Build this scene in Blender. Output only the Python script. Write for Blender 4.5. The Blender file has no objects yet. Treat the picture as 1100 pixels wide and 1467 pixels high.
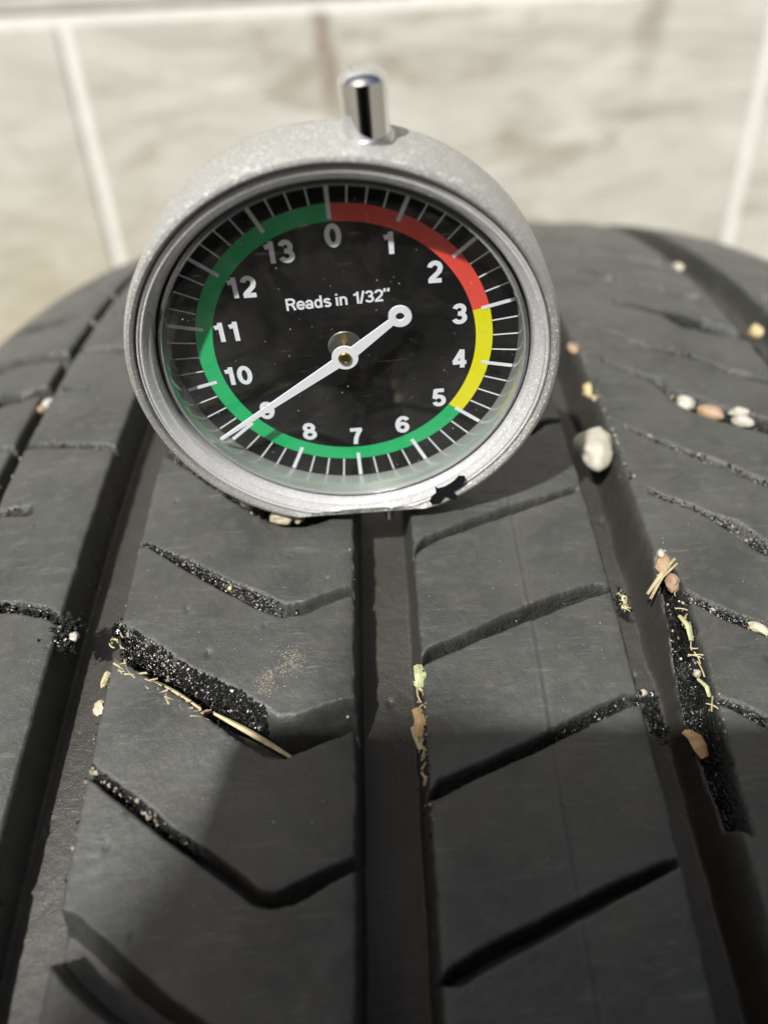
# Tread-depth gauge standing on a worn tyre in front of a tiled wall.  1 unit = 15 mm.
import bpy, bmesh, math, random, json
import numpy as np
from mathutils import Vector, Matrix, Euler, noise as mnoise
R = random.Random(7)
NR = np.random.RandomState(7)
sc = bpy.context.scene
C = sc.collection

# ------------------------------------------------------------------ camera
CAM = Vector((-0.0356, -5.65557, 4.18397))
CROT = Matrix(((0.998672, 0.051511, 0.0), (-0.031495, 0.610606, -0.791308), (-0.040761, 0.790257, 0.611418)))
cd = bpy.data.cameras.new('camera'); cam = bpy.data.objects.new('camera', cd); C.objects.link(cam)
cam.matrix_world = Matrix.Translation(CAM) @ CROT.to_4x4()
cd.sensor_fit = 'VERTICAL'; cd.sensor_height = 36.0; cd.lens = 36.0 * 1200 / 1467
cd.clip_start = 0.05; cd.clip_end = 3000
cd.dof.use_dof = True; cd.dof.focus_distance = 6.0; cd.dof.aperture_fstop = 0.22
sc.camera = cam
# ------------------------------------------------------------------ world, sun, exposure
SUN = Vector((-0.36, -0.65, 1.0)).normalized()
w = bpy.data.worlds.new('World'); sc.world = w; w.use_nodes = True
nt = w.node_tree; bg = nt.nodes['Background']
sky = nt.nodes.new('ShaderNodeTexSky'); sky.sky_type = 'NISHITA'; sky.sun_disc = False
sky.sun_elevation = math.asin(SUN.z); sky.sun_rotation = math.atan2(SUN.x, SUN.y) % (2 * math.pi)
nt.links.new(sky.outputs[0], bg.inputs[0]); bg.inputs[1].default_value = 0.05
sky.air_density = 1.0; sky.dust_density = 6.0; sky.ozone_density = 0.4
sd = bpy.data.lights.new('sun', 'SUN'); sd.energy = 4.3; sd.angle = math.radians(1.5); sd.color = (1.0, 0.99, 0.95)
so = bpy.data.objects.new('sun', sd); C.objects.link(so); so.rotation_euler = SUN.to_track_quat('Z', 'Y').to_euler()
sc.view_settings.view_transform = 'Standard'; sc.view_settings.look = 'None'
sc.view_settings.exposure = 0.52; sc.view_settings.gamma = 1.0
sc.render.engine = 'CYCLES'; sc.cycles.use_denoising = True; sc.cycles.sample_clamp_direct = 6; sc.cycles.sample_clamp_indirect = 4
sc.cycles.max_bounces = 8; sc.cycles.transparent_max_bounces = 12

# ------------------------------------------------------------------ materials
class NB:
    def __init__(s, name):
        s.m = bpy.data.materials.new(name); s.m.use_nodes = True
        s.t = s.m.node_tree; s.b = s.t.nodes['Principled BSDF']; s.out = s.t.nodes['Material Output']
    def n(s, typ, ins=None, **kw):
        x = s.t.nodes.new(typ)
        for k, v in kw.items(): setattr(x, k, v)
        for k, v in (ins or {}).items(): s.i(x, k, v)
        return x
    def i(s, x, k, v):
        sock = x.inputs[k]
        if isinstance(v, bpy.types.NodeSocket): s.t.links.new(v, sock)
        else: sock.default_value = v
    def P(s, **kw):
        for k, v in kw.items(): s.i(s.b, k.replace('_', ' '), v)
    def ramp(s, fac, stops, interp='LINEAR'):
        r = s.n('ShaderNodeValToRGB'); r.color_ramp.interpolation = interp
        e = r.color_ramp.elements
        while len(e) < len(stops): e.new(0.5)
        for q, (p, c) in zip(e, stops):
            q.position = p; q.color = (c, c, c, 1) if isinstance(c, (int, float)) else (*c, 1)
        s.t.links.new(fac, r.inputs[0]); return r.outputs[0]
    def noise(s, scale, detail=4, rough=.55, vec=None, dist=0):
        q = s.n('ShaderNodeTexNoise', {'Scale': scale, 'Detail': detail, 'Roughness': rough, 'Distortion': dist})
        if vec is not None: s.i(q, 'Vector', vec)
        return q.outputs[0]
    def mix(s, fac, a, b):
        q = s.n('ShaderNodeMix', data_type='RGBA')
        s.i(q, 0, fac); s.i(q, 6, a if isinstance(a, bpy.types.NodeSocket) else (*a, 1)); s.i(q, 7, b if isinstance(b, bpy.types.NodeSocket) else (*b, 1))
        return q.outputs[2]
    def math(s, op, a, b=0.0, clamp=False):
        q = s.n('ShaderNodeMath', operation=op); q.use_clamp = clamp
        s.i(q, 0, a); s.i(q, 1, b); return q.outputs[0]
    def bump(s, h, strength, dist=.01, normal=None):
        q = s.n('ShaderNodeBump', {'Height': h, 'Strength': strength, 'Distance': dist})
        if normal is not None: s.i(q, 'Normal', normal)
        return q.outputs[0]
    def obj(s): return s.n('ShaderNodeTexCoord').outputs['Object']

def simple(name, col, rough=.5, metal=0.0, nscale=None, namp=.15, bump=0.0, spec=.5):
    b = NB(name); b.P(Roughness=rough, Metallic=metal); b.P(Specular_IOR_Level=spec)
    if nscale:
        f = b.noise(nscale, 5, .6, b.obj())
        b.P(Base_Color=b.ramp(f, [(.3, tuple(c * (1 - namp) for c in col)), (.7, tuple(min(1, c * (1 + namp)) for c in col))]))
        if bump: b.P(Normal=b.bump(f, bump, .02))
    else: b.P(Base_Color=(*col, 1))
    return b.m

def rubber_mat():
    b = NB('rubber'); oc = b.obj()
    dust = b.n('ShaderNodeAttribute', attribute_name='dust').outputs['Fac']
    tar = b.n('ShaderNodeAttribute', attribute_name='tar').outputs['Fac']
    n1 = b.noise(1.3, 6, .6, oc); n2 = b.noise(9, 8, .65, oc); n3 = b.noise(90, 4, .6, oc)
    base = b.mix(b.ramp(n1, [(.35, 0), (.7, 1)]), (.033, .035, .033), (.062, .065, .061))
    base = b.mix(b.math('MULTIPLY', b.ramp(n2, [(.50, 0), (.75, 1)]), .45), base, (.098, .094, .082))
    # scattered pale dust specks
    vor = b.n('ShaderNodeTexVoronoi', {'Scale': 26.0, 'Randomness': 1.0, 'Vector': oc})
    spk = b.ramp(vor.outputs['Distance'], [(.03, 1), (.10, 0)])
    sel = b.ramp(vor.outputs['Color'], [(.80, 0), (.86, 1)])
    spk = b.math('MULTIPLY', spk, sel)
    base = b.mix(b.math('MULTIPLY', spk, .35), base, (.32, .29, .24))
    # chalky scuffs: stretched noise
    mp = b.n('ShaderNodeMapping', {'Vector': oc, 'Scale': (1.2, 9, 9), 'Rotation': (0, 0, .35)})
    sc1 = b.noise(1.6, 9, .75, mp.outputs[0], .6)
    base = b.mix(b.math('MULTIPLY', b.ramp(sc1, [(.56, 0), (.70, 1)]), .45), base, (.17, .165, .15))
    for rot_, sc_ in ((.9, 5.0), (-.5, 6.0), (1.9, 4.0)):
        m2 = b.n('ShaderNodeMapping', {'Vector': oc, 'Scale': (2.0, 60, 60), 'Rotation': (0, 0, rot_)})
        s2 = b.noise(sc_ * .45, 2, .5, m2.outputs[0], .3)
        gate = b.ramp(b.noise(1.7, 3, .6, m2.outputs[0] if 0 else oc), [(.52, 0), (.66, 1)])
        base = b.mix(b.math('MULTIPLY', b.math('MULTIPLY', b.ramp(s2, [(.66, 0), (.74, 1)]), gate), .8), base, (.17, .167, .155))
    brn = b.noise(2.4, 6, .65, oc, .3)
    base = b.mix(b.math('MULTIPLY', b.ramp(brn, [(.48, 0), (.70, 1)]), .5), base, (.072, .064, .052))
    dirt = b.mix(n2, (.022, .020, .017), (.044, .040, .033))
    dm = b.math('MULTIPLY', dust, b.ramp(n2, [(.2, .5), (.7, 1)]), True)
    base = b.mix(dm, base, dirt)
    base = b.mix(tar, base, (.012, .012, .012))
    b.P(Base_Color=base)
    n7 = b.noise(3.0, 7, .7, oc)
    rg = b.ramp(n7, [(.32, .30), (.68, .52)])
    mixr = b.n('ShaderNodeMix'); b.i(mixr, 0, tar); b.i(mixr, 2, rg); b.i(mixr, 3, .22)
    b.P(Roughness=mixr.outputs[0], Specular_IOR_Level=.62)
    h = b.math('ADD', b.math('MULTIPLY', n2, .5), b.math('MULTIPLY', n3, .28))
    tb = b.n('ShaderNodeTexVoronoi', {'Scale': 42.0, 'Vector': oc}).outputs['Distance']
    h = b.math('ADD', h, b.math('MULTIPLY', b.math('MULTIPLY', tb, tar), 3.0))
    b.P(Normal=b.bump(h, .6, .03))
    return b.m

def silver_mat(name, base=(.50, .50, .495), rough=.42, metal=.12, flake=150.0, strength=1.0, alpha=None):
    b = NB(name); oc = b.obj()
    v = b.n('ShaderNodeTexVoronoi', {'Scale': flake, 'Vector': oc})
    col = v.outputs['Color']
    sx = b.n('ShaderNodeSeparateColor', {'Color': col})
    n = b.noise(6, 6, .6, oc)
    fl = b.math('MULTIPLY', b.ramp(sx.outputs[0], [(.88, 0), (.95, 1)]), b.ramp(b.noise(2.2, 4, .6, oc), [(.35, .25), (.6, 1)]))
    dk = b.ramp(sx.outputs[1], [(.1, .94), (.7, 1.05)])
    c0 = b.mix(n, tuple(c * .86 for c in base), tuple(min(1, c * 1.12) for c in base))
    vm = b.n('ShaderNodeVectorMath', operation='SCALE'); b.i(vm, 0, c0); b.i(vm, 'Scale', dk)
    b.P(Base_Color=vm.outputs[0])
    b.P(Metallic=metal)
    c1 = b.mix(fl, vm.outputs[0], (.95, .95, .93)); b.P(Base_Color=c1)
    b.P(Roughness=b.math('SUBTRACT', rough, b.math('MULTIPLY', fl, .22)))
    # every flake leans its own way
    geo = b.n('ShaderNodeNewGeometry').outputs['Normal']
    sub = b.n('ShaderNodeVectorMath', operation='SUBTRACT'); b.i(sub, 0, col); b.i(sub, 1, (.5, .5, .5))
    scl = b.n('ShaderNodeVectorMath', operation='SCALE'); b.i(scl, 0, sub.outputs[0])
    b.i(scl, 'Scale', b.math('ADD', b.math('MULTIPLY', fl, .5 * strength), .05))
    add = b.n('ShaderNodeVectorMath', operation='ADD'); b.i(add, 0, geo); b.i(add, 1, scl.outputs[0])
    nrm = b.n('ShaderNodeVectorMath', operation='NORMALIZE'); b.i(nrm, 0, add.outputs[0])
    b.P(Normal=nrm.outputs[0])
    if alpha: b.P(Alpha=alpha)
    return b.m

def crystal_mat():
    b = NB('clear_crystal'); b.t.nodes.remove(b.b)
    tr = b.n('ShaderNodeBsdfTransparent', {'Color': (.95, .97, .96, 1)})
    gl = b.n('ShaderNodeBsdfGlossy', {'Color': (1, 1, 1, 1), 'Roughness': .015})
    fc = b.n('ShaderNodeLayerWeight', {'Blend': .5}).outputs['Facing']
    fr = b.math('ADD', b.math('MULTIPLY', b.math('POWER', fc, 5.0), .9), .07)
    mx = b.n('ShaderNodeMixShader'); oc = b.obj()
    m_ = b.n('ShaderNodeMapping', {'Vector': oc, 'Scale': (3, 45, 1), 'Rotation': (0, 0, .7)})
    sm = b.ramp(b.noise(2.0, 7, .7, oc, .8), [(.45, .006), (.75, .035)]); hs = b.math('MULTIPLY', b.ramp(b.noise(1.0, 2, .5, m_.outputs[0]), [(.71, 0), (.74, 1)]), .05)
    df = b.n('ShaderNodeBsdfDiffuse', {'Color': (.8, .76, .68, 1)}); m0 = b.n('ShaderNodeMixShader'); b.i(m0, 0, b.math('ADD', sm, hs)); b.i(m0, 1, tr.outputs[0]); b.i(m0, 2, df.outputs[0])
    b.i(mx, 0, fr); b.i(mx, 1, m0.outputs[0]); b.i(mx, 2, gl.outputs[0])
    b.t.links.new(mx.outputs[0], b.out.inputs[0]); return b.m

def crystal_wall_mat():
    b = NB('crystal_wall'); b.t.nodes.remove(b.b); oc = b.obj()
    tr = b.n('ShaderNodeBsdfTransparent', {'Color': (.88, .91, .90, 1)})
    pb = b.n('ShaderNodeBsdfPrincipled', {'Base Color': (.52, .55, .53, 1), 'Roughness': .14, 'Metallic': .5})
    n = b.noise(30, 3, .6, oc); b.i(pb, 'Normal', b.bump(n, .15, .01))
    mx = b.n('ShaderNodeMixShader', {0: .74}); b.i(mx, 1, tr.outputs[0]); b.i(mx, 2, pb.outputs[0])
    b.t.links.new(mx.outputs[0], b.out.inputs[0]); return b.m

def tile_mat():
    b = NB('whitewashed_tile'); oc = b.n('ShaderNodeTexCoord').outputs['Object']
    geo = b.n('ShaderNodeNewGeometry').outputs['Position']
    mp = b.n('ShaderNodeMapping', {'Vector': geo, 'Scale': (.10, 1, .22)})
    n1 = b.noise(1.0, 7, .62, mp.outputs[0], .8)
    n2 = b.noise(.55, 6, .6, geo)
    c = b.mix(b.ramp(n1, [(.36, 0), (.62, 1)]), (.42, .41, .365), (.54, .54, .495))
    # brown stains, wide and short
    mp2 = b.n('ShaderNodeMapping', {'Vector': geo, 'Scale': (.16, 1, .42), 'Location': (3.3, 0, 1.7)})
    n3 = b.noise(1.0, 6, .6, mp2.outputs[0], .5)
    c = b.mix(b.math('MULTIPLY', b.ramp(n3, [(.54, 0), (.68, 1)]), .75), c, (.27, .235, .18))
    c = b.mix(b.math('MULTIPLY', b.ramp(n2, [(.5, 0), (.75, 1)]), .35), c, (.42, .41, .365))
    n5 = b.noise(.9, 7, .7, geo, .4)
    c = b.mix(b.math('MULTIPLY', b.ramp(n5, [(.55, 0), (.75, 1)]), .35), c, (.30, .28, .235))
    # two upright veins in the stone and yellow damp low down on the left
    sp = b.n('ShaderNodeSeparateXYZ', {'Vector': geo})
    wob = b.math('MULTIPLY', b.math('SUBTRACT', b.noise(.3, 3, .5, geo), .5), 3.0)
    for x0, sl, wd, amt, ztop in ((-2.9, -.20, .50, .95, -9.5), (16.6, .15, .75, .60, -7.5)):
        xx = b.math('ADD', b.math('ADD', sp.outputs[0], wob), 0)
        dz = b.math('MULTIPLY', sp.outputs[2], -sl)
        d = b.math('ABSOLUTE', b.math('ADD', b.math('SUBTRACT', xx, x0), dz), 0)
        m = b.ramp(b.math('DIVIDE', d, wd * 2), [(.25, 1), (.75, 0)])
        zf = b.ramp(b.math('MULTIPLY', b.math('SUBTRACT', sp.outputs[2], ztop), .25, True), [(0, 0), (1, 1)])
        c = b.mix(b.math('MULTIPLY', b.math('MULTIPLY', m, zf), amt), c, (.25, .21, .165))
    damp = b.math('MULTIPLY', b.ramp(b.math('MULTIPLY', b.math('ADD', sp.outputs[2], 17.0), .09), [(.0, 1), (.9, 0)]),
                  b.ramp(b.math('MULTIPLY', b.math('ADD', sp.outputs[0], 26.0), .04), [(.3, 1), (1.0, .25)]))
    c = b.mix(b.math('MULTIPLY', damp, b.ramp(n2, [(.3, .45), (.7, .95)])), c, (.38, .345, .25))
    b.P(Base_Color=c, Roughness=.6)
    b.P(Normal=b.bump(n1, .6, .5))
    return b.m

RUB = rubber_mat()
SIDE = simple('sidewall_rubber', (.035, .034, .032), .6, 0, 6, .25, .3)
SILVER = silver_mat('silver_flake_plastic', base=(.29, .29, .275))
FLANGE = silver_mat('grey_flake_plastic', base=(.56, .56, .565), rough=.16, metal=.25, strength=.35, flake=130.0)
DARKP = simple('dark_seal', (.02, .019, .02), .3)
CHROME = simple('chrome', (.80, .80, .82), .05, 1.0)
STEEL = simple('brushed_steel', (.62, .62, .60), .28, 1.0, 60, .12, .1)
BRASS = simple('brass', (.55, .42, .16), .25, 1.0)
RIMM = simple('smoked_rim', (.34, .33, .36), .16, .75, 40, .15, .05)
CRYS = crystal_mat(); CWALL = crystal_wall_mat()
DIALB = simple('dial_black_print', (.006, .006, .0065), .6, 0, 90, .6, 0, .12)
WPRINT = simple('white_print', (.88, .89, .97), .6)
REDP = simple('red_print', (.88, .085, .06), .55, 0, 80, .08)
YELP = simple('yellow_print', (.90, .84, .003), .55, 0, 80, .05)
GRNP = simple('green_print', (.008, .50, .165), .55, 0, 80, .1)
NEEDLE = simple('needle_white', (.88, .87, .94), .45)
INK = simple('black_ink', (.004, .004, .007), .45)
TAR = simple('wet_tar', (.011, .011, .010), .30, 0, 30, .3, 0, .6)
GRIT = simple('pale_grit', (.30, .265, .21), .6, 0, 12, .35)
STRAW = simple('dry_straw', (.50, .42, .25), .55, 0, 25, .25)
STRAWD = simple('brown_straw', (.42, .29, .17), .55, 0, 25, .3)
GREENL = simple('green_leaf_bit', (.37, .38, .20), .5, 0, 25, .25)
TANL = simple('tan_leaf', (.50, .33, .15), .5, 0, 12, .25)
PEB = simple('grey_pebble', (.40, .375, .31), .6, 0, 4, .35, .4)
PEBW = simple('white_pebble', (.42, .395, .34), .6, 0, 6, .35, .3)
PEBO = simple('orange_pebble', (.34, .235, .15), .55, 0, 5, .3, .3)
PEBY = simple('tan_gravel', (.50, .40, .22), .55, 0, 9, .35, .4)
PEBP = simple('cream_stone', (.46, .40, .30), .6, 0, 7, .3, .5)
PHB = simple('phone_black', (.02, .02, .022), .2)
TILE = tile_mat()
GROUT = simple('pale_grout', (.68, .68, .65), .8, 0, 2, .08)
GROUND = simple('pale_concrete', (.17, .155, .125), .85, 0, .15, .2, .2)

# ------------------------------------------------------------------ helpers
def link(name, me, mat, parent=None, smooth=True):
    if mat and not me.materials: me.materials.append(mat)
    if smooth: me.polygons.foreach_set('use_smooth', [True] * len(me.polygons))
    o = bpy.data.objects.new(name, me); C.objects.link(o)
    if parent: o.parent = parent
    return o
def mesh(name, vs, fs, mat, parent=None, smooth=True):
    me = bpy.data.meshes.new(name); me.from_pydata([tuple(v) for v in vs], [], fs); me.update()
    return link(name, me, mat, parent, smooth)
def tag(o, label, cat, group=None, kind=None):
    if label: o['label'] = label
    if cat: o['category'] = cat
    if group: o['group'] = group
    if kind: o['kind'] = kind
    return o
def npmesh(name, V, F, mat, parent=None, smooth=True, attrs=None):
    me = bpy.data.meshes.new(name); k = F.shape[1]
    me.vertices.add(len(V)); me.vertices.foreach_set('co', np.ascontiguousarray(V, dtype=np.float32).ravel())
    me.loops.add(F.size); me.loops.foreach_set('vertex_index', F.astype(np.int32).ravel())
    me.polygons.add(len(F)); me.polygons.foreach_set('loop_start', np.arange(0, F.size, k, dtype=np.int32))
    me.update(calc_edges=True)
    for an, av in (attrs or {}).items():
        a = me.attributes.new(an, 'FLOAT', 'POINT'); a.data.foreach_set('value', av.astype(np.float32))
    me.polygons.foreach_set('use_smooth', np.full(len(F), smooth))
    return link(name, me, mat, parent, False)

# ------------------------------------------------------------------ wall and ground
WY = 47.34
wall = bpy.data.objects.new('wall', None); C.objects.link(wall); wall['kind'] = 'structure'; wall.location = (0, WY, -46.1)
def box(name, x0, x1, y0, y1, z0, z1, mat, parent, bev=0):
    bm = bmesh.new(); bmesh.ops.create_cube(bm, size=1)
    for v in bm.verts: v.co = ((x0 + x1) / 2 + v.co.x * (x1 - x0), (y0 + y1) / 2 + v.co.y * (y1 - y0), (z0 + z1) / 2 + v.co.z * (z1 - z0))
    if bev: bmesh.ops.bevel(bm, geom=bm.edges[:] , offset=bev, segments=2, affect='EDGES')
    me = bpy.data.meshes.new(name); bm.to_mesh(me); bm.free()
    return link(name, me, mat, parent, False)
box('grout_bed', -140, 140, .16, 4, 0, 130, GROUT, wall)
TW, TH, GJ = 39.35, 24.0, .62
for r_ in range(-2, 6):
    zt = 46.1 - 1.75 + r_ * TH - (TH - TH)
    z0, z1 = zt - TH + GJ / 2, zt - GJ / 2
    z0 = max(z0, 0.02)
    if z1 <= z0 + .5: continue
    for k in range(-4, 5):
        xo = 0 if r_ % 2 == 0 else TW / 2
        xa = -16.2 + k * TW + xo + GJ / 2; xb = xa + TW - GJ
        xa, xb = max(xa, -139.9), min(xb, 139.9)
        if xb - xa > 1: box('tile', xa, xb, R.uniform(-.03, .03), 1.2, z0, z1, TILE, wall, .14)
g = npmesh('ground', np.array([(-700, -700, -46.1), (700, -700, -46.1), (700, 700, -46.1), (-700, 700, -46.1)], float), np.array([[0, 1, 2, 3]]), GROUND)
g['kind'] = 'structure'

# ------------------------------------------------------------------ tyre surface
AX = np.array((0.999815, -0.006784, -0.017994)); TC = np.array((-0.89263, 2.32207, -22.97782))
ER = np.array((0.017223, -0.100348, 0.994803)); ET = np.array((0.008554, 0.994929, 0.100212))
TR, TIC, TU0, TK = 23.10336, -0.011128, 1.32645, 0.0008106
def trad(u):
    q = np.asarray(u, float) - TU0
    r = TR - TIC * q * q / 2 - TK * q ** 4
    e = np.clip(np.abs(q) - 5.8, 0, None)          # rounder shoulders
    return r - .10 * e ** 2
def tpos(u, v, h=0.0):
    u = np.asarray(u, float); v = np.asarray(v, float); th = v / TR; r = (trad(u) + h)
    return TC + AX * u[..., None] + r[..., None] * (np.cos(th)[..., None] * ER + np.sin(th)[..., None] * ET)
def tpt(u, v, h=0.0): return Vector(tpos(np.array(u), np.array(v), np.array(h)))
def tframe(u, v):
    th = v / TR; n = Vector(math.cos(th) * ER + math.sin(th) * ET); t = Vector(-math.sin(th) * ER + math.cos(th) * ET); a = Vector(AX)
    return a, t, n      # across, forward, outward

def vnoise(u, v, s, seed=0):
    rs = np.random.RandomState(seed); G = rs.rand(257, 257)
    x = u * s + 71.3; y = v * s + 37.7
    xi = np.floor(x).astype(int); yi = np.floor(y).astype(int); fx = x - xi; fy = y - yi
    fx = fx * fx * (3 - 2 * fx); fy = fy * fy * (3 - 2 * fy)
    g_ = lambda i, j: G[i % 257, j % 257]
    return (g_(xi, yi) * (1 - fx) + g_(xi + 1, yi) * fx) * (1 - fy) + (g_(xi, yi + 1) * (1 - fx) + g_(xi + 1, yi + 1) * fx) * fy
def fnoise(u, v, s, seed=0, o=4):
    r = 0; a = 1; t = 0
    for i in range(o): r = r + a * vnoise(u, v, s, seed + i); t += a; a *= .55; s *= 2.03
    return r / t

FE = json.loads('{"S1":[0.2,[[-1.467,-0.461],[-1.431,-0.471],[-1.199,-0.601],[-0.972,-0.739],[-0.71,-0.928],[-0.446,-1.054],[-0.294,-1.158],[-0.156,-1.131],[0.208,-0.971],[0.208,-1.052],[-0.167,-1.24],[-0.325,-1.259],[-0.511,-1.162],[-0.738,-1.014],[-1.04,-0.799],[-1.408,-0.511],[-1.497,-0.481]]],"S2":[0.36,[[-1.569,-1.237],[-1.435,-1.29],[-1.177,-1.471],[-0.909,-1.686],[-0.658,-1.814],[-0.452,-1.95],[-0.299,-2.07],[-0.187,-2.074],[0.224,-1.911],[0.249,-2.21],[0.199,-2.183],[-0.082,-2.301],[-0.233,-2.363],[-0.36,-2.344],[-0.493,-2.262],[-0.765,-2.063],[-0.943,-1.909],[-1.22,-1.727],[-1.472,-1.558],[-1.544,-1.495]]],"S3":[0.22,[[-1.59,-2.28],[-1.521,-2.327],[-1.437,-2.402],[-1.289,-2.502],[-1.059,-2.668],[-0.889,-2.807],[-0.671,-2.943],[-0.463,-3.09],[-0.338,-3.182],[-0.26,-3.196],[-0.068,-3.118],[0.228,-2.993],[0.207,-3.068],[0.064,-3.134],[-0.153,-3.249],[-0.268,-3.268],[-0.37,-3.242],[-0.481,-3.162],[-0.706,-3.006],[-0.879,-2.887],[-1.186,-2.662],[-1.39,-2.51],[-1.516,-2.417],[-1.556,-2.377]]],"S4":[0.3,[[-1.569,-3.216],[-1.503,-3.238],[-1.415,-3.268],[-1.207,-3.414],[-0.984,-3.579],[-0.772,-3.737],[-0.572,-3.856],[-0.344,-3.942],[-0.442,-4.09],[-0.705,-3.992],[-1.018,-3.858],[-1.224,-3.728],[-1.38,-3.616],[-1.494,-3.502],[-1.548,-3.454]]],"S0":[0.36,[[-1.55,0.899],[-1.333,0.749],[-1.063,0.523],[-0.725,0.216],[-0.41,-0.022],[-0.175,-0.058],[0.233,0.1],[0.22,-0.175],[-0.086,-0.31],[-0.187,-0.346],[-0.379,-0.338],[-0.503,-0.268],[-0.757,-0.056],[-1.277,0.462],[-1.539,0.687]]],"T1":[0.2,[[0.645,-0.684],[0.679,-0.649],[0.757,-0.532],[1.143,-0.337],[1.536,-0.166],[2.105,0.027],[2.114,-0.017],[1.725,-0.176],[1.329,-0.345],[0.943,-0.509],[0.775,-0.6],[0.677,-0.693],[0.643,-0.713]]],"T2":[0.26,[[0.655,-1.672],[0.675,-1.661],[0.745,-1.577],[1.034,-1.451],[1.383,-1.279],[1.748,-1.128],[2.018,-1.054],[2.177,-1.068],[2.17,-1.101],[1.815,-1.216],[1.458,-1.364],[1.108,-1.508],[0.825,-1.632],[0.688,-1.696],[0.653,-1.706]]],"T3":[0.24,[[0.645,-2.652],[0.671,-2.645],[0.752,-2.553],[0.912,-2.49],[1.188,-2.378],[1.4,-2.289],[1.564,-2.207],[1.812,-2.09],[2.049,-1.99],[2.245,-1.977],[2.251,-2.03],[2.03,-2.073],[1.759,-2.199],[1.599,-2.272],[1.316,-2.397],[1.039,-2.508],[0.773,-2.63],[0.679,-2.667],[0.644,-2.674]]],"T4":[0.3,[[0.654,-3.655],[0.685,-3.656],[0.746,-3.603],[0.876,-3.538],[1.114,-3.443],[1.298,-3.373],[1.512,-3.288],[1.727,-3.2],[1.966,-3.115],[2.112,-3.077],[2.117,-3.105],[1.829,-3.234],[1.531,-3.359],[1.407,-3.409],[1.163,-3.516],[0.922,-3.619],[0.774,-3.686],[0.698,-3.677],[0.66,-3.682]]],"T0":[0.2,[[0.783,0.392],[1.294,0.606],[1.837,0.838],[1.962,0.974],[2.158,1.018],[2.148,0.962],[1.97,0.907],[1.854,0.783],[1.289,0.555],[0.78,0.354]]],"V1":[0.22,[[2.682,-0.041],[2.797,-0.134],[2.983,-0.254],[3.103,-0.366],[3.261,-0.437],[3.358,-0.566],[3.459,-0.721],[3.415,-0.843],[3.285,-0.699],[3.193,-0.559],[3.086,-0.421],[2.968,-0.302],[2.784,-0.184],[2.673,-0.076]]],"V0":[0.2,[[2.688,0.87],[2.867,0.696],[3.05,0.54],[3.237,0.381],[3.39,0.286],[3.582,0.12],[3.717,-0.002],[3.692,-0.072],[3.557,0.048],[3.366,0.212],[3.217,0.314],[3.033,0.481],[2.853,0.645],[2.678,0.827]]],"Vm1":[0.36,[[2.757,2.057],[2.977,1.85],[3.211,1.627],[3.31,1.424],[3.454,1.34],[3.697,1.1],[3.86,1.002],[4.047,0.886],[3.957,0.649],[3.796,0.748],[3.614,0.852],[3.42,0.995],[3.269,1.167],[3.212,1.316],[3.161,1.497],[2.96,1.781],[2.747,2.013]]],"Vm2":[0.2,[[2.717,2.957],[3.061,2.651],[3.341,2.327],[3.728,2.103],[3.946,1.832],[4.314,1.585],[4.273,1.479],[3.908,1.72],[3.694,1.998],[3.311,2.217],[3.04,2.565],[2.701,2.882]]],"Vm3":[0.36,[[3.259,3.575],[3.769,3.302],[3.929,3.194],[4.237,2.862],[4.52,2.658],[4.426,2.41],[4.124,2.536],[3.79,2.752],[3.697,3.059],[3.232,3.465]]],"Vm4":[0.25,[[3.132,4.948],[3.643,4.395],[4.251,3.708],[4.188,3.52],[3.597,4.227],[3.103,4.816]]],"Vm5":[0.36,[[3.36,5.883],[3.94,5.487],[4.34,5.227],[4.237,4.895],[3.875,5.249],[3.319,5.704]]],"V2":[0.22,[[2.539,-1.046],[2.608,-1.063],[2.686,-1.16],[2.825,-1.27],[2.925,-1.344],[3.079,-1.432],[3.188,-1.497],[3.16,-1.58],[3.052,-1.516],[2.902,-1.418],[2.806,-1.333],[2.67,-1.218],[2.605,-1.116],[2.526,-1.099]]],"V3":[0.2,[[2.619,-2.025],[2.664,-2.048],[2.802,-2.116],[2.947,-2.213],[2.924,-2.282],[2.786,-2.166],[2.653,-2.084],[2.607,-2.066]]],"V4":[0.36,[[2.56,-2.947],[2.611,-3.011],[2.757,-3.136],[2.674,-3.506],[2.539,-3.375],[2.489,-3.318]]],"W1":[0.36,[[-2.558,-0.944],[-2.338,-0.989],[-2.096,-1.059],[-1.952,-1.166],[-1.972,-1.215],[-2.101,-1.144],[-2.311,-1.086],[-2.53,-1.035]]],"W0":[0.36,[[-2.885,0.147],[-2.558,0.115],[-2.528,0.057],[-2.518,0.02],[-2.549,0.0],[-2.856,0.061]]],"Wm1":[0.2,[[-3.267,1.184],[-2.873,1.094],[-2.107,0.916],[-1.946,0.867],[-1.929,0.791],[-2.087,0.827],[-2.846,1.008],[-3.244,1.117]]],"Wm2":[0.25,[[-2.812,2.137],[-2.537,2.04],[-2.493,1.927],[-2.784,2.039]]],"Wm3":[0.25,[[-2.816,3.026],[-2.229,2.819],[-2.217,2.694],[-2.801,2.909]]],"X1":[0.3,[[-3.668,2.365],[-3.3,2.156],[-3.007,2.325],[-2.994,2.081],[-3.241,1.983],[-3.539,2.018]]],"X2":[0.25,[[-4.068,3.397],[-3.582,3.222],[-3.05,3.036],[-3.007,2.833],[-3.503,2.996],[-3.934,3.059]]],"X3":[0.25,[[-4.829,5.3],[-3.873,4.594],[-3.106,4.286],[-3.103,4.083],[-3.738,4.206],[-4.877,5.362]]]}')
TLIM = dict(S0=-.15, S1=-.15, S2=-.36, S3=-.75)
SI = []      # name, depth, upper pts, lower pts, tar amount
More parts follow.
